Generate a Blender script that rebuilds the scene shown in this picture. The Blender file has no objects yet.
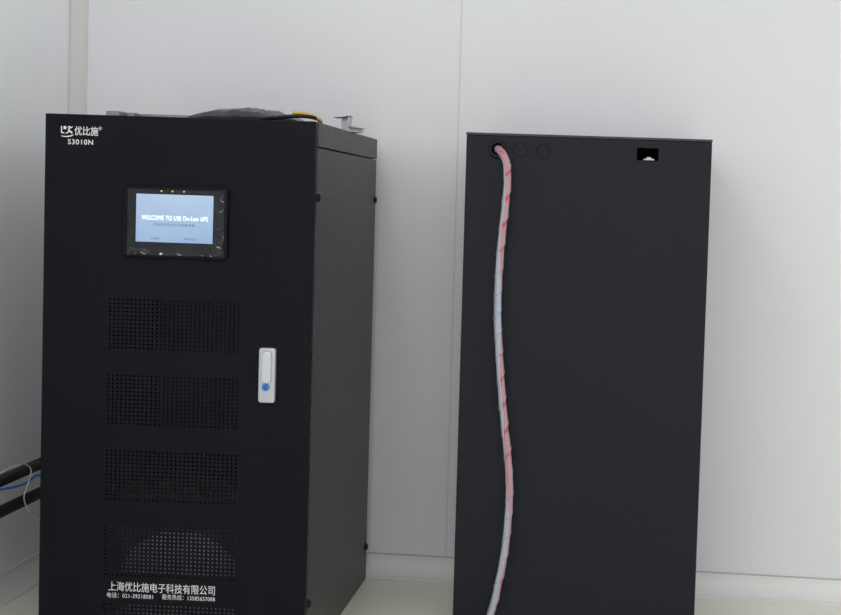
import bpy, bmesh, math, random, bisect
from mathutils import Vector, Matrix, noise
random.seed(4)
scn = bpy.context.scene
try:
    scn.view_settings.view_transform = 'Standard'
except Exception as e:
    print(e)

# ------------------------------------------------------------------ camera
F = 1250.0; PPX = 570.0; PPY = 265.0
YAW, PITCH, ROLL = 0.040, 0.044, 0.033
CAM = Vector((0, 0, 1.065))
R = Matrix.Rotation(YAW, 3, 'Z') @ Matrix.Rotation(math.pi/2 - PITCH, 3, 'X') @ Matrix.Rotation(ROLL, 3, 'Z')
cd = bpy.data.cameras.new('camera'); cam = bpy.data.objects.new('camera', cd)
scn.collection.objects.link(cam); scn.camera = cam
cam.matrix_world = Matrix.Translation(CAM) @ R.to_4x4()
cd.sensor_width = 36; cd.lens = F/841*36
cd.shift_x = (420.5-PPX)/841; cd.shift_y = (PPY-307.5)/841
cd.clip_start = 0.05

def P(px, py, Y):           # photo measurement -> point on the vertical plane y=Y
    d = R @ Vector(((px-PPX)/F, -(py-PPY)/F, -1))
    t = (Y-CAM.y)/d.y
    return CAM + d*t

# --------------------------------------------------------------- materials
def nt(name):
    m = bpy.data.materials.new(name); m.use_nodes = True
    return m, m.node_tree, m.node_tree.nodes['Principled BSDF']
def mat(name, col, rough=0.5, metal=0.0, spec=0.5, bump=0.0, bscale=400, var=0.0, vscale=8, emit=None, estr=0, alpha=1.0, trans=0):
    m, t, b = nt(name)
    b.inputs['Base Color'].default_value = (*col, 1)
    b.inputs['Roughness'].default_value = rough
    b.inputs['Metallic'].default_value = metal
    b.inputs['Specular IOR Level'].default_value = spec
    b.inputs['Alpha'].default_value = alpha
    b.inputs['Transmission Weight'].default_value = trans
    if emit:
        b.inputs['Emission Color'].default_value = (*emit, 1)
        b.inputs['Emission Strength'].default_value = estr
    tc = t.nodes.new('ShaderNodeTexCoord')
    if bump > 0:
        n = t.nodes.new('ShaderNodeTexNoise'); n.inputs['Scale'].default_value = bscale
        n.inputs['Detail'].default_value = 3
        t.links.new(tc.outputs['Object'], n.inputs['Vector'])
        bp = t.nodes.new('ShaderNodeBump'); bp.inputs['Strength'].default_value = bump
        bp.inputs['Distance'].default_value = 0.002
        t.links.new(n.outputs['Fac'], bp.inputs['Height'])
        t.links.new(bp.outputs['Normal'], b.inputs['Normal'])
    if var > 0:
        n = t.nodes.new('ShaderNodeTexNoise'); n.inputs['Scale'].default_value = vscale
        n.inputs['Detail'].default_value = 4
        t.links.new(tc.outputs['Object'], n.inputs['Vector'])
        r = t.nodes.new('ShaderNodeValToRGB')
        r.color_ramp.elements[0].position = 0.3; r.color_ramp.elements[1].position = 0.7
        r.color_ramp.elements[0].color = tuple(c*(1-var) for c in col)+(1,)
        r.color_ramp.elements[1].color = tuple(min(1, c*(1+var)) for c in col)+(1,)
        t.links.new(n.outputs['Fac'], r.inputs['Fac'])
        t.links.new(r.outputs['Color'], b.inputs['Base Color'])
    return m

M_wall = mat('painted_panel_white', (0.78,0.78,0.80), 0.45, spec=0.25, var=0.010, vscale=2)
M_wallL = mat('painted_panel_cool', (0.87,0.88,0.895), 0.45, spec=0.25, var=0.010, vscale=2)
M_ceil = mat('ceiling_white', (0.85,0.85,0.85), 0.6)
M_trim = mat('white_cove', (0.79,0.785,0.77), 0.4, spec=0.3)
M_strip = mat('beige_corner_strip', (0.66,0.64,0.62), 0.4, spec=0.3)
M_seam = mat('seam_sealant', (0.64,0.64,0.66), 0.5)
M_skirt_shadow = mat('skirting_shadow_line', (0.50,0.49,0.47), 0.5)  # dark tone that paints in the shadow above the baseboard
M_floor = mat('cream_vinyl', (0.80,0.79,0.69), 0.3, spec=0.5, var=0.03, vscale=3)
M_door = mat('black_powder_door', (0.0056,0.0063,0.0094), 0.45, spec=0.10, bump=0.12, bscale=900)
M_side = mat('black_powder_textured', (0.040,0.0385,0.0405), 0.4, spec=0.45, bump=1.0, bscale=150, var=0.9, vscale=150)
M_batt = mat('charcoal_powder', (0.0145,0.0153,0.0205), 0.5, spec=0.15, bump=0.2, bscale=600, var=0.08, vscale=250)
M_battE = mat('charcoal_edge', (0.03,0.03,0.034), 0.4, spec=0.4)
M_in = mat('interior_black', (0.005,0.005,0.005), 0.8, spec=0.1)
M_ing = mat('interior_grey', (0.12,0.12,0.125), 0.8, spec=0.1)
M_ko = mat('knockout_black', (0.003,0.003,0.004), 0.6, spec=0.08)
M_rub = mat('black_rubber', (0.004,0.004,0.004), 0.5, spec=0.3)
M_bez = mat('black_plastic', (0.005,0.005,0.006), 0.3, spec=0.12)
M_bez2 = mat('black_glass_border', (0.003,0.003,0.004), 0.15, spec=0.05)
M_white = mat('white_print', (0.74,0.74,0.76), 0.5)
M_chrome = mat('satin_chrome', (0.50,0.51,0.54), 0.3, metal=0.5)
M_chrome2 = mat('satin_chrome_lever', (0.58,0.59,0.62), 0.2, metal=0.4)
M_blue = mat('blue_plastic', (0.02,0.18,0.48), 0.35)
M_blued = mat('keyhole_navy', (0.01,0.05,0.16), 0.35)
M_steel = mat('galvanised_steel', (0.26,0.26,0.27), 0.35, metal=0.6, var=0.15, vscale=60)
M_steelB = mat('bright_zinc', (0.50,0.50,0.52), 0.3, metal=0.6, var=0.15, vscale=60)
M_red = mat('red_insulation', (0.58,0.08,0.10), 0.4)
M_wire = mat('pale_insulation', (0.42,0.45,0.54), 0.4)
M_wire2 = mat('grey_insulation', (0.28,0.29,0.36), 0.4)
M_wrap = mat('clear_spiral_wrap', (0.66,0.70,0.78), 0.15, alpha=0.33)
M_brown = mat('copper_brown', (0.26,0.12,0.05), 0.5)
M_fan = mat('grey_plastic', (0.55,0.56,0.58), 0.5)
M_foam = mat('dark_grey_foam_insulation', (0.022,0.022,0.026), 0.6, spec=0.3, bump=0.3, bscale=200)
M_bluec = mat('blue_jacket', (0.02,0.22,0.78), 0.4)
M_whitec = mat('white_jacket', (0.66,0.66,0.66), 0.4)
M_bag = mat('grey_sheet_plastic', (0.034,0.037,0.044), 0.35, bump=0.2, bscale=60, var=0.5, vscale=25)
M_yel = mat('yellow_jacket', (0.65,0.42,0.02), 0.4)
M_lcdtxt = mat('screen_white', (0.9,0.9,0.9), 0.5, emit=(0.97,0.99,1), estr=1.0)
M_lcddk = mat('screen_navy', (0.03,0.04,0.12), 0.5, emit=(0.05,0.08,0.25), estr=0.3)
M_ledo = mat('amber_led', (0.5,0.4,0.1), 0.4, emit=(0.8,0.7,0.2), estr=0.35)

# lcd backlight
m, t, b = nt('lcd_backlight'); M_lcd = m
tc = t.nodes.new('ShaderNodeTexCoord'); gr = t.nodes.new('ShaderNodeTexNoise'); gr.inputs['Scale'].default_value = 9
sp = t.nodes.new('ShaderNodeSeparateXYZ'); t.links.new(tc.outputs['Generated'], sp.inputs[0])
ad = t.nodes.new('ShaderNodeMath'); ad.operation = 'MULTIPLY_ADD'; ad.inputs[1].default_value = 0.5
t.links.new(tc.outputs['Object'], gr.inputs['Vector'])
t.links.new(gr.outputs['Fac'], ad.inputs[0])
hf = t.nodes.new('ShaderNodeMath'); hf.operation='MULTIPLY'; hf.inputs[1].default_value=0.5; t.links.new(sp.outputs['Z'], hf.inputs[0])
t.links.new(hf.outputs[0], ad.inputs[2])
rp = t.nodes.new('ShaderNodeValToRGB')
rp.color_ramp.elements[0].color = (0.18,0.37,0.66,1); rp.color_ramp.elements[1].color = (0.58,0.71,0.89,1)
t.links.new(ad.outputs[0], rp.inputs['Fac'])
t.links.new(rp.outputs['Color'], b.inputs['Emission Color']); b.inputs['Emission Strength'].default_value = 0.84
b.inputs['Base Color'].default_value = (0.05,0.06,0.08,1)

# film
m = bpy.data.materials.new('clear_film'); m.use_nodes = True; t = m.node_tree; t.nodes.clear()
o = t.nodes.new('ShaderNodeOutputMaterial'); mx = t.nodes.new('ShaderNodeMixShader')
tr = t.nodes.new('ShaderNodeBsdfTransparent'); gl = t.nodes.new('ShaderNodeBsdfGlossy')
gl.inputs['Roughness'].default_value = 0.25; gl.inputs['Color'].default_value = (0.9,0.92,1,1)
lw = t.nodes.new('ShaderNodeFresnel'); lw.inputs['IOR'].default_value = 1.45
t.links.new(lw.outputs['Fac'], mx.inputs[0])
t.links.new(tr.outputs[0], mx.inputs[1]); t.links.new(gl.outputs[0], mx.inputs[2]); t.links.new(mx.outputs[0], o.inputs[0])
M_film = m

# ----------------------------------------------------------------- helpers
def parent_world(o):
    m = o.matrix_basis.copy()
    if o.parent is not None:
        m = parent_world(o.parent) @ o.matrix_parent_inverse @ m
    return m
def link(ob, parent=None):
    scn.collection.objects.link(ob)
    if parent is not None:
        ob.parent = parent
        ob.matrix_parent_inverse = parent_world(parent).inverted()
    return ob
def from_bm(bm, name, m, parent=None, smooth=False):
    me = bpy.data.meshes.new(name)
    bmesh.ops.recalc_face_normals(bm, faces=bm.faces)
    lo = Vector([min(v.co[i] for v in bm.verts) for i in range(3)])
    hi = Vector([max(v.co[i] for v in bm.verts) for i in range(3)])
    c = (lo+hi)/2
    bmesh.ops.translate(bm, verts=bm.verts, vec=-c)
    bm.to_mesh(me); bm.free()
    if smooth:
        for p in me.polygons: p.use_smooth = True
    if m: me.materials.append(m)
    ob = bpy.data.objects.new(name, me); ob.location = c
    return link(ob, parent)
def bm_box(bm, x0,x1,y0,y1,z0,z1, bev=0, seg=2, rot=None):
    r = bmesh.ops.create_cube(bm, size=1)
    vs = r['verts']
    c = Vector(((x0+x1)/2,(y0+y1)/2,(z0+z1)/2))
    for v in vs:
        d = Vector((v.co.x*(x1-x0), v.co.y*(y1-y0), v.co.z*(z1-z0)))
        if rot: d = rot @ d
        v.co = c+d
    if bev > 0:
        es = list({e for v in vs for e in v.link_edges})
        bmesh.ops.bevel(bm, geom=es, offset=bev, segments=seg, profile=0.5, affect='EDGES')
def box(name, x0,x1,y0,y1,z0,z1, m, parent=None, bev=0, seg=2):
    bm = bmesh.new(); bm_box(bm, x0,x1,y0,y1,z0,z1,bev,seg)
    return from_bm(bm, name, m, parent)
def bm_cyl(bm, c, axis, r, h, seg=32, r2=None):
    q = Vector(axis).to_track_quat('Z','Y').to_matrix().to_4x4()
    bmesh.ops.create_cone(bm, cap_ends=True, segments=seg, radius1=r, radius2=r if r2 is None else r2, depth=h,
                          matrix=Matrix.Translation(c) @ q)
def cyl(name, c, axis, r, h, m, parent=None, seg=32, r2=None):
    bm = bmesh.new(); bm_cyl(bm, c, axis, r, h, seg, r2)
    return from_bm(bm, name, m, parent)
def bm_ring(bm, c, r0, r1, y0, y1, N=48):
    """flat ring (washer) around the y axis"""
    ring = []
    for i in range(N):
        a = 2*math.pi*i/N
        ring.append([bm.verts.new((c[0]+r_*math.cos(a), y, c[1]+r_*math.sin(a))) for r_,y in ((r0,y0),(r1,y0),(r1,y1),(r0,y1))])
    for i in range(N):
        for k in range(4):
            bm.faces.new((ring[i][k], ring[i][(k+1)%4], ring[(i+1)%N][(k+1)%4], ring[(i+1)%N][k]))
def boolean(ob, cutters):
    for c in cutters:
        md = ob.modifiers.new('b', 'BOOLEAN'); md.operation = 'DIFFERENCE'; md.object = c; md.solver = 'EXACT'
    bpy.context.view_layer.update()
    dg = bpy.context.evaluated_depsgraph_get()
    me = bpy.data.meshes.new_from_object(ob.evaluated_get(dg))
    ob.modifiers.clear(); ob.data = me
    for c in cutters: bpy.data.objects.remove(c)
def empty(name, loc, label, cat):
    e = bpy.data.objects.new(name, None); e.location = loc; e.empty_display_size = 0.1
    scn.collection.objects.link(e); e['label'] = label; e['category'] = cat
    return e
def rrect(w, h, r, n=6):
    pts = []
    for cx, cz, a0 in ((w/2-r,h/2-r,0),(-w/2+r,h/2-r,90),(-w/2+r,-h/2+r,180),(w/2-r,-h/2+r,270)):
        for i in range(n+1):
            a = math.radians(a0+90*i/n); pts.append((cx+r*math.cos(a), cz+r*math.sin(a)))
    return pts
def bm_prism(bm, pts, c, y0, y1, inset=0.0):
    rings = []; k = inset
    prof = [(y1, 0), (y0+k, 0), (y0+k*0.3, k*0.3), (y0, k)] if k > 0 else [(y1, 0), (y0, 0)]
    for y, ins in prof:
        ring = []
        for x, z in pts:
            ring.append(bm.verts.new((c[0]+x-ins*(1 if x>0 else -1), y, c[1]+z-ins*(1 if z>0 else -1))))
        rings.append(ring)
    n = len(pts)
    for a, b_ in zip(rings, rings[1:]):
        for i in range(n):
            bm.faces.new((a[i], a[(i+1)%n], b_[(i+1)%n], b_[i]))
    bm.faces.new(rings[0]); bm.faces.new(rings[-1])
def prism(name, pts, c, y0, y1, m, parent=None, inset=0.0):
    bm = bmesh.new(); bm_prism(bm, pts, c, y0, y1, inset)
    return from_bm(bm, name, m, parent)
def text(name, body, cx, cy, w, h, Y, m, parent, bold=0.0, spacing=1.0):
    """lettering fitted to photo-measured centre/size (px) on plane Y; bold = stroke widening in px"""
    cu = bpy.data.curves.new(name, 'FONT'); cu.body = body; cu.size = 1
    cu.resolution_u = 6; cu.space_character = spacing
    to = bpy.data.objects.new('tmp', cu); scn.collection.objects.link(to)
    bpy.context.view_layer.update()
    dg = bpy.context.evaluated_depsgraph_get()
    me = bpy.data.meshes.new_from_object(to.evaluated_get(dg))
    bpy.data.objects.remove(to)
    xs = [v.co.x for v in me.vertices]; ys = [v.co.y for v in me.vertices]
    x0,x1,y0,y1 = min(xs),max(xs),min(ys),max(ys)
    mpp = Y/F; bo = bold*mpp
    sx = (w*mpp-2*bo)/(x1-x0); sz = (h*mpp-bo)/(y1-y0)
    c = P(cx, cy, Y)
    for v in me.vertices:
        v.co = Vector(((v.co.x-(x0+x1)/2)*sx, 0, (v.co.y-(y0+y1)/2)*sz))
    if bold > 0:
        vs = [v.co.copy() for v in me.vertices]; fs = [tuple(p.vertices) for p in me.polygons]
        V = []; Fc = []
        for n_, (ox, oz) in enumerate(((-1,0),(-.33,.5),(.33,-.5),(1,0),(0,0))):
            base = len(V)
            V += [(v.x+ox*bo, -n_*0.00001, v.z+oz*bo) for v in vs]
            Fc += [tuple(i+base for i in f) for f in fs]
        me = bpy.data.meshes.new(name); me.from_pydata(V, [], Fc)
    me.materials.clear(); me.materials.append(m)
    me.name = name
    ob = bpy.data.objects.new(name, me); ob.location = c
    return link(ob, parent)
def catmull(pts, n=12):
    pts = [Vector(p) for p in pts]; out = []
    q = [2*pts[0]-pts[1]] + pts + [2*pts[-1]-pts[-2]]
    for i in range(1, len(q)-2):
        a,b_,c,d = q[i-1:i+3]
        for k in range(n):
            s = k/n
            out.append(0.5*((2*b_)+(c-a)*s+(2*a-5*b_+4*c-d)*s*s+(3*b_-a-3*c+d)*s**3))
    out.append(pts[-1]); return out
def frames(path):
    T = []
    for i in range(len(path)):
        T.append((path[min(i+1,len(path)-1)]-path[max(i-1,0)]).normalized())
    ref = Vector((1,0,0)) if abs(T[0].x) < 0.9 else Vector((0,0,1))
    n = (ref - T[0]*ref.dot(T[0])).normalized(); N = []
    for tv in T:
        n = (n - tv*n.dot(tv)).normalized(); N.append(n.copy())
    B = [T[i].cross(N[i]) for i in range(len(path))]
    S = [0]
    for i in range(1, len(path)): S.append(S[-1]+(path[i]-path[i-1]).length)
    return T, N, B, S
def bm_tube(bm, path, r, seg=10):
    T,N,B,S = frames(path); rings = []
    for i,p in enumerate(path):
        rings.append([bm.verts.new(p + (N[i]*math.cos(2*math.pi*k/seg)+B[i]*math.sin(2*math.pi*k/seg))*r) for k in range(seg)])
    for a,b_ in zip(rings, rings[1:]):
        for k in range(seg): bm.faces.new((a[k],a[(k+1)%seg],b_[(k+1)%seg],b_[k]))
    bm.faces.new(rings[0]); bm.faces.new(rings[-1])
def tube(name, path, r, m, parent=None, seg=10):
    bm = bmesh.new(); bm_tube(bm, path, r, seg)
    return from_bm(bm, name, m, parent, smooth=True)

# -------------------------------------------------------------------- room
WX = -1.605
WY = 3.55; PIV = Vector((-0.73, 3.55, 0)); WROT = -0.045
MW = Matrix.Translation(PIV) @ Matrix.Rotation(WROT, 4, 'Z') @ Matrix.Translation(-PIV)
def struct(ob, turn=False):
    ob['kind'] = 'structure'
    if turn:
        ob.data.transform(Matrix.Translation(-ob.location) @ MW @ Matrix.Translation(ob.location))
    return ob
def wall_y(x): return WY + math.tan(WROT)*(x-PIV.x)
CY = wall_y(WX)
struct(box('floor', WX-0.1, 3.6, -2.5, 3.72, -0.1, 0, M_floor))
struct(box('wall_back', WX-0.1, 3.7, WY, WY+0.1, 0, 2.8, M_wall), True)
struct(box('wall_left', WX-0.1, WX, -2.5, CY+0.05, 0, 2.8, M_wallL))
struct(box('ceiling', WX-0.1, 3.6, -2.5, 3.72, 2.8, 2.9, M_ceil))
sx = -0.46
for _ in range(3):      # seam position on the turned wall
    sx = P(462, 0, wall_y(sx)).x
sxl = PIV.x + (sx-PIV.x)/math.cos(WROT)
struct(box('trim_1', sxl-0.0018, sxl+0.0018, WY-0.001, WY+0.002, 0.06, 2.8, M_seam), True)
struct(box('trim_shadow_line', WX+0.04, 3.6, WY-0.0055, WY+0.002, 0.0555, 0.0580, M_skirt_shadow), True)  # thin dark strip standing in for a shadow line along the baseboard top
def zprism(name, prof, z0, z1, m):
    bm = bmesh.new()
    lo = [bm.verts.new((x,y,z0)) for x,y in prof]; hi = [bm.verts.new((x,y,z1)) for x,y in prof]
    for i in range(len(prof)):
        j = (i+1)%len(prof); bm.faces.new((lo[i],lo[j],hi[j],hi[i]))
    bm.faces.new(lo); bm.faces.new(hi)
    return struct(from_bm(bm, name, m))
w_ = 0.042; t_ = 0.004; C2 = CY+0.002
zprism('trim_2', [(WX,C2),(WX,C2-w_),(WX+t_,C2-w_),(WX+t_,C2-w_+0.008),(WX+w_-0.010,C2-t_-0.003),(WX+w_,C2-t_-0.003),(WX+w_,C2)], 0, 2.8, M_strip)
def cove(name, horiz):
    bm = bmesh.new(); r = 0.050; pr = [(0,0),(0.0,r+0.006),(0.004,r+0.006)]
    for i in range(9):
        a = math.radians(90*i/8); pr.append((0.004+r-r*math.cos(a), 0.002+r-r*math.sin(a)))
    pr.append((0.004+r,0))
    def pt(d,z,s): return (s, WY-d, z) if horiz else (WX+d, s, z)
    s0,s1 = (WX+0.0, 3.6) if horiz else (-2.5, CY)
    A = [bm.verts.new(pt(d,z,s0)) for d,z in pr]; Bv = [bm.verts.new(pt(d,z,s1)) for d,z in pr]
    for i in range(len(pr)):
        j=(i+1)%len(pr); bm.faces.new((A[i],A[j],Bv[j],Bv[i]))
    bm.faces.new(A); bm.faces.new(Bv)
    struct(from_bm(bm, name, M_trim), horiz)
cove('baseboard_back', True); cove('baseboard_left', False)

# ---------------------------------------------------------- UPS cabinet
Y0 = 2.78; H = 1.244
XL = P(44.0, 200, Y0).x; XR = P(314, 200, Y0).x
DEP = 0.70; YB = Y0+DEP
ups = empty('power_cabinet', ((XL+XR)/2, (Y0+YB)/2, 0), 'tall black steel power cabinet with small lit screen and vents', 'cabinet')
DT = 0.022; ZC = H-0.055
body = box('body', XL+0.002, XR-0.012, Y0+DT+0.004, YB, 0.0, ZC-0.001, M_in, ups)
c1 = box('c', XL+0.02, XR-0.03, Y0-0.1, YB-0.02, 0.02, ZC-0.02, M_in)
boolean(body, [c1])
box('side_panel', XR-0.0115, XR, Y0+DT+0.004, YB, 0.0, ZC-0.003, M_side, ups, bev=0.0015)
box('top_cover', XL-0.001, XR+0.001, Y0+DT+0.003, YB+0.001, ZC, H, M_side, ups, bev=0.002)
door = box('door', XL, XR, Y0, Y0+DT, 0.035, H, M_door, ups, bev=0.0025)
vents = []
for (a, b_) in (((108,297),(240,354)),((106.5,373),(238.5,430)),((105,448.5),(237,506)),((103.5,524.5),(235.5,582)),((102,602),(234,658))):
    p = P(a[0], a[1], Y0); q = P(b_[0], b_[1], Y0)
    vents.append((p.x, q.x, q.z, p.z))
cut = [box('c', v[0], v[1], Y0-0.1, Y0+0.1, v[2], v[3], M_in) for v in vents]
boolean(door, cut)
door.data.materials.clear(); door.data.materials.append(M_door)
for v in vents:
    bm = bmesh.new(); nx, nz = 31, 13
    dx = (v[1]-v[0])/nx; dz = (v[3]-v[2])/nz; r = min(dx, dz)*0.265
    yf, yb = Y0+0.0004, Y0+0.0016
    for i in range(nx):
        for j in range(nz):
            cx = v[0]+dx*(i+.5); cz = v[2]+dz*(j+.5)
            outer = [(1,0),(1,1),(0,1),(-1,1),(-1,0),(-1,-1),(0,-1),(1,-1)]
            ov = [bm.verts.new((cx+a*dx/2, yf, cz+c*dz/2)) for a,c in outer]
            iv = [bm.verts.new((cx+r*math.cos(math.pi*k/4), yf, cz+r*math.sin(math.pi*k/4))) for k in range(8)]
            bv = [bm.verts.new((q_.co.x, yb, q_.co.z)) for q_ in iv]
            for k in range(8):
                l = (k+1)%8
                bm.faces.new((ov[k],ov[l],iv[l],iv[k])); bm.faces.new((iv[k],iv[l],bv[l],bv[k]))
    bmesh.ops.remove_doubles(bm, verts=bm.verts, dist=0.00005)
    from_bm(bm, 'vent_panel', M_door, door)
# interior items seen through the vents
z3a = vents[2][2]
q0 = P(125,486,Y0+0.12); q1 = P(245,506,Y0+0.12)
bm = bmesh.new(); bm_box(bm, q0.x, q1.x, Y0+0.06, Y0+0.19, q1.z, q0.z, 0.006)
for i in range(5):
    xx = q0.x+(q1.x-q0.x)*(i+.5)/5; bm_box(bm, xx-0.018, xx+0.018, Y0+0.052, Y0+0.21, q1.z-0.004, q0.z+0.004, 0.004)
from_bm(bm, 'transformer', M_brown, ups)
box('shelf', XL+0.022, XR-0.032, Y0+0.03, YB-0.03, z3a-0.03, z3a-0.024, M_in, ups)
box('inner_panel', XL+0.022, XR-0.032, Y0+0.13, Y0+0.133, 0.022, z3a-0.034, M_ing, ups)
# domed fan housing
fc = P(172, 604, Y0+0.06)
bm = bmesh.new(); NR, NA = 10, 56; prev = None
for i in range(NR+1):
    rr = 0.160*i/NR; y = Y0+0.066+0.045*(i/NR)**3
    ring = [bm.verts.new((fc.x+rr*math.cos(2*math.pi*k/NA), y, fc.z+rr*math.sin(2*math.pi*k/NA))) for k in range(NA)] if i else [bm.verts.new((fc.x, y, fc.z))]
    if i == 1:
        for k in range(NA): bm.faces.new((prev[0], ring[k], ring[(k+1)%NA]))
    elif i > 1:
        for k in range(NA): bm.faces.new((prev[k], ring[k], ring[(k+1)%NA], prev[(k+1)%NA]))
    prev = ring
from_bm(bm, 'fan', M_fan, ups, smooth=True)
for (lx,ly,lz,en) in ((fc.x-0.12, Y0+0.035, fc.z-0.22, 0.55), (fc.x+0.14, Y0+0.035, fc.z-0.22, 0.50), (q0.x+0.05, Y0+0.035, q0.z-0.06, 0.04), (q1.x-0.05, Y0+0.035, q0.z-0.06, 0.04)):
    ld = bpy.data.lights.new('added_vent_fill', 'POINT'); ld.energy = en; ld.shadow_soft_size = 0.02  # added fill light to brighten the holes and parts behind the vents
    lo_ = bpy.data.objects.new('added_vent_fill', ld); lo_.location = (lx,ly,lz); scn.collection.objects.link(lo_)

# side latches
for yy, zz in ((Y0+0.035, P(318,198,Y0).z), (YB-0.014, P(376,200,YB).z), (YB-0.014, P(362,545,YB).z), (Y0+0.035, 0.14)):
    bm = bmesh.new(); bm_cyl(bm, Vector((XR+0.0015, yy, zz)), (1,0,0), 0.010, 0.003, 20)
    bm_cyl(bm, Vector((XR+0.004, yy, zz)), (1,0,0), 0.007, 0.004, 16)
    from_bm(bm, 'latch', M_rub, ups)

# display
p = P(125.5,185,Y0); q = P(228,260.5,Y0); dc = ((p.x+q.x)/2, (p.z+q.z)/2); dw = q.x-p.x; dh = p.z-q.z
bm = bmesh.new(); bm_prism(bm, rrect(dw, dh, 0.008), dc, Y0-0.010, Y0-0.0002, 0.003)
disp = from_bm(bm, 'display_panel', M_bez, ups)
prism('screen_border', rrect(dw-0.018, dh-0.016, 0.002), dc, Y0-0.0104, Y0-0.0099, M_bez2, disp)
YS = Y0-0.0108
p = P(136.5,193.5,YS); q = P(212.5,244,YS); sc = ((p.x+q.x)/2, (p.z+q.z)/2)
prism('screen', rrect(q.x-p.x, p.z-q.z, 0.001), sc, YS-0.0004, YS+0.0003, M_lcd, disp)
p = P(129,188.5,YS); q = P(224,257,YS)
bm = bmesh.new(); nx, nz = 110, 80; g = []
for i in range(nx+1):
    col = []
    for j in range(nz+1):
        u, w = i/nx, j/nz
        x = p.x+(q.x-p.x)*u; z = q.z+(p.z-q.z)*w
        er = max(0, (u-0.85)/0.15) + max(0,(0.22-w)/0.22) + max(0,(0.06-u)/0.06)*0.5
        d = noise.noise(Vector((x*30,3.1,z*40)))*0.0004 + (noise.noise(Vector((x*60,7,z*90)))*0.0046+noise.noise(Vector((x*60+z*90,1,z*110)))*0.0030)*min(1,er)
        col.append(bm.verts.new((x, YS-0.0060+d, z)))
    g.append(col)
for i in range(nx):
    for j in range(nz): bm.faces.new((g[i][j],g[i+1][j],g[i+1][j+1],g[i][j+1]))
from_bm(bm, 'protective_film', M_film, disp, smooth=True)
YT = YS-0.0007
text('lettering', 'WELCOME TO USE On-Line UPS', 174.7, 218.3, 68, 4.6, YT, M_lcdtxt, disp, 0.0, 1.1)
text('lettering', '欢迎使用在线式不间断电源', 174, 225, 42, 3.0, YT, M_lcddk, disp, 0, 1.3)
text('lettering', '主菜单', 155, 238.3, 9, 2.4, YT, M_lcddk, disp)
text('lettering', '系统信息', 190, 239.3, 13, 2.4, YT, M_lcddk, disp)
for x_ in (161.5, 172.5, 184):
    c = P(x_, 191+0.03*(x_-160), YS)
    cyl('indicator_light', Vector((c.x, YS, c.z)), (0,1,0), 0.0020, 0.0012, M_ledo, disp, 12)

# handle
hc = P(268.0, 375, Y0)
hw, hh = 0.038, 0.124
handle = prism('handle', rrect(hw, hh, 0.006), (hc.x, hc.z), Y0-0.012, Y0-0.002, M_chrome, ups, 0.003)
prism('gasket', rrect(hw+0.004, hh+0.004, 0.007), (hc.x, hc.z), Y0-0.0025, Y0-0.0002, M_rub, handle)
prism('lever', rrect(hw-0.016, hh*0.58, 0.006), (hc.x, hc.z+hh*0.15), Y0-0.018, Y0-0.0119, M_chrome2, handle, 0.003)
kc = P(267.2,386.5,Y0)
cyl('key_lock', Vector((kc.x, Y0-0.0135, kc.z)), (0,1,0), 0.0085, 0.0035, M_blue, handle, 28)
box('keyhole', kc.x-0.0012, kc.x+0.0012, Y0-0.0158, Y0-0.0151, kc.z-0.005, kc.z+0.005, M_blued, handle)

# lettering on door
YD = Y0-0.0008
text('lettering', '优比施', 86.4, 131, 24.5, 9.2, YD, M_white, door, 0.10)
text('lettering', '®', 100.2, 128.4, 3.6, 3.6, YD, M_white, door)
text('lettering', 'S3010N', 80.5, 142, 26, 5.2, YD, M_white, door, 0.12, 1.15)
text('lettering', '上海优比施电子科技有限公司', 161.5, 588.3, 111, 9.8, YD, M_white, door, 0.05)
text('lettering', '电话：021-39218081', 130.0, 595.8, 48, 5.4, YD, M_white, door, 0.03, 1.08)
text('lettering', '服务热线：13585657088', 188.5, 598.0, 55, 5.4, YD, M_white, door, 0.03, 1.08)
def px(x,y): v = P(x,y,YD); return (v.x, v.z)
bm = bmesh.new()
def poly(pts):
    bm.faces.new([bm.verts.new((a, YD, b_)) for a,b_ in (px(*p) for p in pts)])
def sweep(pts, w0, w1):
    pp = [Vector((x,y,0)) for x,y in pts]; cc_ = catmull(pp, 6); L_=[]; R_=[]
    for i,p_ in enumerate(cc_):
        d_ = (cc_[min(i+1,len(cc_)-1)]-cc_[max(i-1,0)]).normalized(); n_ = Vector((-d_.y,d_.x,0))
        s_ = i/(len(cc_)-1); w = (w0+(w1-w0)*s_)*0.5*(0.35+1.3*math.sin(math.pi*min(1,max(0,s_*0.9+0.05))))
        L_.append(px(*(p_+n_*w).xy)); R_.append(px(*(p_-n_*w).xy))
    vl = [bm.verts.new((a,YD,b_)) for a,b_ in L_]; vr = [bm.verts.new((a,YD,b_)) for a,b_ in R_]
    for i in range(len(vl)-1): bm.faces.new((vl[i],vl[i+1],vr[i+1],vr[i]))
# upright with foot, square head, striding figure and under-swoosh
poly([(61.0,126),(62.1,126),(62.1,131.8),(64.4,132.6),(64.2,133.5),(61.0,132.8)])
poly([(63.6,126.1),(66.2,126.1),(66.2,129.0),(63.6,129.0)])
sweep([(67.4,127.4),(69.4,126.6),(71.0,127.6),(73.0,126.4)], 0.9, 0.7)
sweep([(70.2,127.4),(68.8,129.4),(69.6,131.2),(71.8,132.2),(71.6,134.2)], 1.2, 0.9)
sweep([(69.2,130.4),(67.6,132.4),(65.4,133.4)], 1.0, 0.7)
sweep([(60.8,135.6),(64.5,136.4),(68.5,136.3),(71.8,135.6),(73.6,134.6)], 0.7, 0.7)
from_bm(bm, 'logo', M_white, door)

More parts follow.
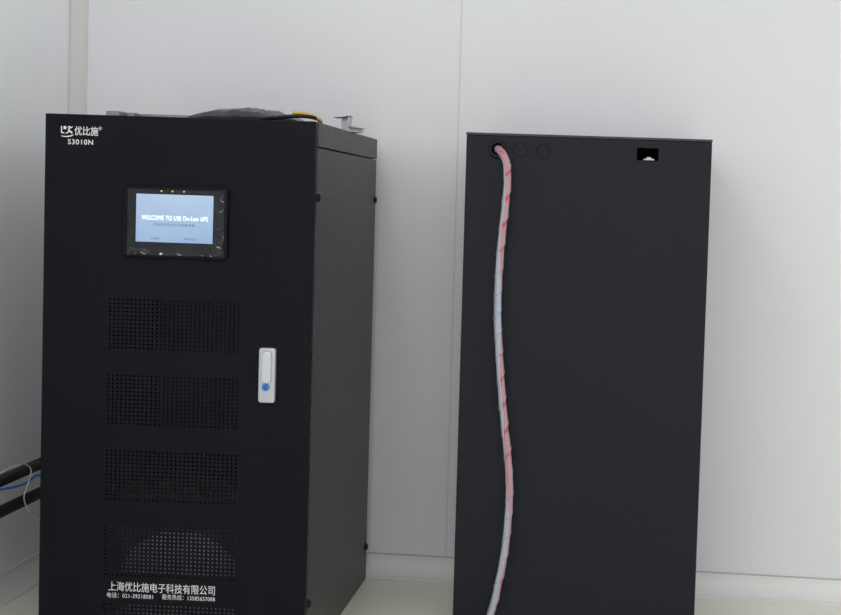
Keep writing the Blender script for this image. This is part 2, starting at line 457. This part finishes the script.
# ------------------------------------------------------- things on top
ZT = H+0.0003
sx0 = P(117,112,Y0+0.1).x; sx1 = P(196,112,Y0+0.1).x
bm = bmesh.new()
bm_box(bm, sx0+0.012, sx1, Y0+0.05, Y0+0.095, ZT, ZT+0.002)
bm_box(bm, sx0+0.012, sx1, Y0+0.092, Y0+0.095, ZT, ZT+0.0105)
bm_box(bm, sx0, sx0+0.03, Y0+0.04, Y0+0.09, ZT+0.002, ZT+0.012)
bm_box(bm, sx0+0.045, sx0+0.060, Y0+0.05, Y0+0.08, ZT+0.002, ZT+0.010)
e = from_bm(bm, 'metal_strip', M_steel, None)
e['label'] = 'thin galvanised metal strip lying on the cabinet top'; e['category'] = 'metal strip'
bm = bmesh.new(); x0 = P(194,112,Y0+0.1).x; x1 = P(306,118,Y0+0.1).x; nx, ny = 60, 24; g=[]
for i in range(nx+1):
    row=[]
    for j in range(ny+1):
        u,w = i/nx, j/ny
        hgt = 0.034*(math.sin(math.pi*min(1,u**0.8*1.01))**0.65)*(0.55+0.45*math.sin(math.pi*w)) + 0.001
        hgt += (noise.noise(Vector((u*9, w*5, 2)))*0.008+noise.noise(Vector((u*24, w*10, 5)))*0.004)*math.sin(math.pi*u)
        row.append(bm.verts.new((x0+(x1-x0)*u, Y0+0.05+0.22*w+0.01*math.sin(u*5), ZT+max(0.001,hgt))))
    g.append(row)
for i in range(nx):
    for j in range(ny): bm.faces.new((g[i][j],g[i+1][j],g[i+1][j+1],g[i][j+1]))
ring = [g[i][0] for i in range(nx+1)]+[g[nx][j] for j in range(1,ny+1)]+[g[i][ny] for i in range(nx-1,-1,-1)]+[g[0][j] for j in range(ny-1,0,-1)]
base = [bm.verts.new((v.co.x, v.co.y, ZT)) for v in ring]
for i in range(len(ring)):
    j=(i+1)%len(ring); bm.faces.new((ring[i],ring[j],base[j],base[i]))
bm.faces.new(base)
e = from_bm(bm, 'plastic_sleeve', M_bag, None, smooth=True)
e['label'] = 'crumpled dark grey plastic sleeve lying on the cabinet top'; e['category'] = 'plastic sleeve'
pts = [(P(262,116,Y0+0.04).x, Y0+0.035, ZT+0.004),(P(280,116,Y0+0.04).x, Y0+0.03, ZT+0.008),(P(296,117,Y0+0.04).x,Y0+0.03,ZT+0.012),(P(310,119,Y0+0.04).x,Y0+0.04,ZT+0.012),(P(318,121,Y0+0.05).x-0.01,Y0+0.10,ZT+0.010),(P(316,121,Y0+0.05).x-0.03,Y0+0.22,ZT+0.006)]
e = tube('black_cord', catmull(pts,8), 0.0045, M_rub, None, 8)
e['label'] = 'loose black cord lying on the cabinet top'; e['category'] = 'cord'
pts = [(P(294,116,Y0+0.06).x, Y0+0.052, ZT+0.021),(P(303,117,Y0+0.05).x,Y0+0.052,ZT+0.020),(P(311,119,Y0+0.05).x,Y0+0.055,ZT+0.016),(P(317,121,Y0+0.05).x-0.003,Y0+0.08,ZT+0.009),(P(308,121,Y0+0.05).x,Y0+0.15,ZT+0.004)]
e = tube('yellow_cord', catmull(pts,8), 0.0036, M_yel, None, 8)
e['label'] = 'short yellow cord lying on the cabinet top'; e['category'] = 'cord'
# bracket
BY = Y0+0.42
br = empty('metal_bracket', (XR-0.03, BY, ZT), 'small bent galvanised steel bracket standing on the cabinet top', 'bracket')
bx0 = P(344,125,BY).x; bx1 = P(367,128,BY).x
bm = bmesh.new()
RT = Matrix.Rotation(0.15, 3, 'Y')
bm_box(bm, bx0, bx1-0.010, BY-0.05, BY+0.0, ZT, ZT+0.0015)
bm_box(bm, bx0-0.004, bx0+0.022, BY-0.012, BY-0.010, ZT, ZT+0.038)
bm_box(bm, bx0-0.016, bx0+0.026, BY-0.05, BY-0.008, ZT+0.0375, ZT+0.0395, rot=Matrix.Rotation(-0.12,3,'Y'))
bm_box(bm, bx0+0.020, bx0+0.022, BY-0.05, BY-0.01, ZT+0.012, ZT+0.038, rot=RT)
bm_box(bm, bx0+0.020, bx1-0.002, BY-0.05, BY-0.01, ZT+0.0120, ZT+0.0140, rot=RT)
bm_box(bm, bx0+0.020, bx1-0.008, BY-0.012, BY-0.010, ZT, ZT+0.013)
from_bm(bm, 'bracket_plate', M_steelB, br)

# ------------------------------------------------------ battery cabinet
YC = 3.06; D2 = 0.42; HB = 1.247
BL = P(463, 260, YC).x; BR = P(707.8, 260, YC).x
bat = empty('battery_cabinet', ((BL+BR)/2, YC+D2/2, 0), 'plain charcoal steel battery cabinet with cable hole near the top', 'cabinet')
b2 = box('body', BL, BR, YC, YC+D2, 0, HB-0.0065, M_batt, bat, bev=0.002)
gr_ = P(497.5,149,YC); op0 = P(637,147.5,YC); op1 = P(658.5,161,YC)
cc = box('c', op0.x, op1.x, YC-0.05, YC+0.10, op1.z, op0.z, M_in)
cg = cyl('c', Vector((gr_.x, YC, gr_.z)), (0,1,0), 0.0165, 0.16, M_in)
boolean(b2, [cc, cg])
b2.data.materials.clear(); b2.data.materials.append(M_batt)
bm = bmesh.new()
for (a0,a1,c0,c1) in ((op0.x-0.001,op0.x+0.0015,op1.z,op0.z),(op1.x-0.0015,op1.x+0.001,op1.z,op0.z),(op0.x,op1.x,op0.z-0.0015,op0.z+0.001),(op0.x,op1.x,op1.z-0.001,op1.z+0.0008)):
    bm_box(bm, a0,a1, YC+0.0015, YC+0.099, c0, c1)
bm_box(bm, op0.x, op1.x, YC+0.095, YC+0.099, op1.z, op0.z)
from_bm(bm, 'liner', M_in, bat)
box('top_panel', BL-0.001, BR+0.001, YC-0.001, YC+D2+0.001, HB-0.006, HB, M_battE, bat, bev=0.001)
c = P(649,159.3,YC+0.01)
bm = bmesh.new(); bm_box(bm, c.x-0.013, c.x+0.013, YC+0.006, YC+0.045, op1.z+0.001, op1.z+0.005, 0.0015); bm_box(bm, c.x-0.006,c.x+0.006,YC+0.01,YC+0.05,op1.z+0.004,op1.z+0.009,0.002)
from_bm(bm, 'connector', M_white, bat)
bm = bmesh.new(); N=36; ring=[]
for i in range(N):
    a = 2*math.pi*i/N; row=[]
    for k in range(8):
        tt = 2*math.pi*k/8; rr = 0.0178+0.0050*math.cos(tt)
        row.append(bm.verts.new((gr_.x+rr*math.cos(a), YC-0.0015+0.0050*math.sin(tt), gr_.z+rr*math.sin(a))))
    ring.append(row)
for i in range(N):
    for k in range(8): bm.faces.new((ring[i][k],ring[i][(k+1)%8],ring[(i+1)%N][(k+1)%8],ring[(i+1)%N][k]))
from_bm(bm, 'grommet', M_rub, bat, smooth=True)
for x_, y_ in ((520.5,150),(543.5,151)):
    k = P(x_,y_,YC); bm = bmesh.new(); bm_ring(bm, (k.x,k.z), 0.0158, 0.0176, YC-0.0006, YC+0.0005)
    r_ = from_bm(bm, 'knockout', M_ko, bat)
    cyl('knockout_disc', Vector((k.x, YC-0.0001, k.z)), (0,1,0), 0.0157, 0.0008, M_batt, r_, 36)

# ----------------------------------------------------------- cable bundle
YW = YC-0.022
cpx = [(503,154),(506.8,165),(507.2,185),(504.3,215),(501,245),(498.5,280),(497.5,315),(499,350),(501.5,390),(504.5,425),(508,460),(509.5,490),(508,520),(504,555),(498,585),(490.5,614)]
pts = [Vector((gr_.x, YC+0.07, gr_.z+0.002)), Vector((gr_.x, YC+0.01, gr_.z+0.001))]
q = P(499.5,150.2,YC-0.014); pts.append(Vector((q.x,YC-0.012,q.z)))
for x_,y_ in cpx:
    pts.append(P(x_,y_,YW))
e_ = pts[-1]
pts += [e_+Vector((-0.03,-0.01,-0.05)), Vector((e_.x-0.08, YW-0.05, 0.014)), Vector((e_.x-0.18, YW-0.12, 0.0115))]
path = catmull(pts, 14)
T,N_,B_,S = frames(path)
cab = empty('cable_bundle', (e_.x-0.08, YW-0.05, 0), 'red and white cables in clear spiral wrap hanging down the cabinet', 'cable')
def strand(name, off_r, deg, r, m):
    pth = []
    for i in range(len(path)):
        a = math.radians(deg) + 1.05*math.sin(S[i]*9+0.3) + 0.5*math.sin(S[i]*23)
        pth.append(path[i]+(N_[i]*math.cos(a)+B_[i]*math.sin(a))*off_r)
    tube(name, pth, r, m, cab, 8)
for m_,nm,dg_ in ((M_red,'red_wire',42),(M_red,'red_wire',95),(M_wire,'pale_wire',152),(M_wire,'pale_wire',210),(M_wire2,'grey_wire',270),(M_red,'red_wire',345)):
    strand(nm, 0.0054, dg_, 0.0030, m_)
bm = bmesh.new(); L = S[-1]; pitch = 0.056; wd = 0.050; rw = 0.0090; prev=None
def at(s):
    s = max(0,min(L,s))
    i = min(len(S)-2, max(0,bisect.bisect_right(S,s)-1)); f_ = (s-S[i])/max(1e-9,(S[i+1]-S[i]))
    return path[i].lerp(path[i+1],f_), N_[i].lerp(N_[i+1],f_).normalized(), B_[i].lerp(B_[i+1],f_).normalized()
n_ = int(L/pitch*28)
edge = []
for i in range(n_+1):
    s = L*i/n_; th = 2*math.pi*s/pitch + 1.2*math.sin(s*13); row=[]
    for k in range(5):
        p_,nn,bb = at(s+wd*(k/4-0.5)); row.append(bm.verts.new(p_+(nn*math.cos(th)+bb*math.sin(th))*(rw+(0.0014 if k == 4 else 0.0003*k))))
    edge.append(row[4].co.copy())
    if prev:
        for k in range(4): bm.faces.new((prev[k],prev[k+1],row[k+1],row[k]))
    prev=row
bm_tube(bm, edge[:-14], 0.0009, 5)
from_bm(bm, 'spiral_wrap', M_wrap, cab, smooth=True)

# -------------------------------------------------- pipes and cords, corner
XP = WX+0.10
for k,(ax,ay) in enumerate(((0,481),(0,512))):
    Yp = XP/((P(ax,ay,1.0).x))
    w = P(ax,ay,Yp)
    pi_ = tube('pipe', [Vector((XP, y_, w.z)) for y_ in (1.6, 2.2, 2.9, CY-0.006)], 0.015, M_foam, None, 20)
    pi_['label'] = 'black foam insulated pipe running along the wall'; pi_['category'] = 'pipe'; pi_['group'] = 'insulated pipes along the wall'
    for yc in (1.8, 2.6, 3.5):
        bm = bmesh.new(); 
        bm_box(bm, WX+0.0005, XP-0.013, yc-0.012, yc+0.012, w.z-0.006, w.z+0.006)
        bm_ring(bm, (0,0), 0.0145, 0.0165, yc-0.012, yc+0.012, 24)
        for v in bm.verts:
            if abs(v.co.x) < 0.05 and abs(v.co.z) < 0.05: v.co.x += XP; v.co.z += w.z
        from_bm(bm, 'pipe_clip', M_rub, pi_)
def onX(x_,y_,X):
    Yp = X/(P(x_,y_,1.0).x); return P(x_,y_,Yp)
XQ = XP+0.0185
pts = [onX(-60,517,XQ), onX(-15,494,XQ), onX(3,489,XQ), onX(14,487,XQ), onX(26,483,XQ), onX(38,475,XQ), onX(50,480,XQ)]
e = tube('network_cable', catmull(pts,8), 0.0032, M_bluec, None, 8)
e['label'] = 'blue network cable draped over the insulated pipes'; e['category'] = 'cable'
XQ2 = XQ+0.007
pts = [onX(-40,490,XQ2), onX(-5,476,XQ2), onX(10,468,XQ2), onX(24,464,XQ2), onX(31,470,XQ2), onX(28,484,XQ2), onX(24,498,XQ2), onX(29,511,XQ2), onX(40,524,XQ2), onX(46,560,XQ2)]
e0 = pts[-1]; pts += [Vector((XQ2+0.01, e0.y, 0.08)), Vector((XQ2+0.03, e0.y-0.03, 0.004)), Vector((XQ2+0.06, e0.y-0.15, 0.003))]
e = tube('white_cord', catmull(pts,8), 0.0014, M_whitec, None, 8)
e['label'] = 'thin white cord looping over the pipes'; e['category'] = 'cord'

# ------------------------------------------------------------------ lights
def area(x,y,z,sx_,sy_,en,rot=(0,0,0),col=(1,1,1)):
    l = bpy.data.lights.new('ceiling_and_fill_light','AREA'); l.shape='RECTANGLE'; l.size=sx_; l.size_y=sy_; l.energy=en; l.color=col
    o_ = bpy.data.objects.new('ceiling_and_fill_light', l); o_.location=(x,y,z); o_.rotation_euler=rot; scn.collection.objects.link(o_)
area(-0.1,-0.6,2.77,2.9,3.6,44)
area(-0.95,2.0,2.77,0.3,1.6,6.0)  # added fill near the left wall, only there to brighten it
wd_ = bpy.data.worlds.new('world'); scn.world = wd_; wd_.use_nodes = True
wd_.node_tree.nodes['Background'].inputs[0].default_value = (0.95,0.968,1,1)
wd_.node_tree.nodes['Background'].inputs[1].default_value = 1.28
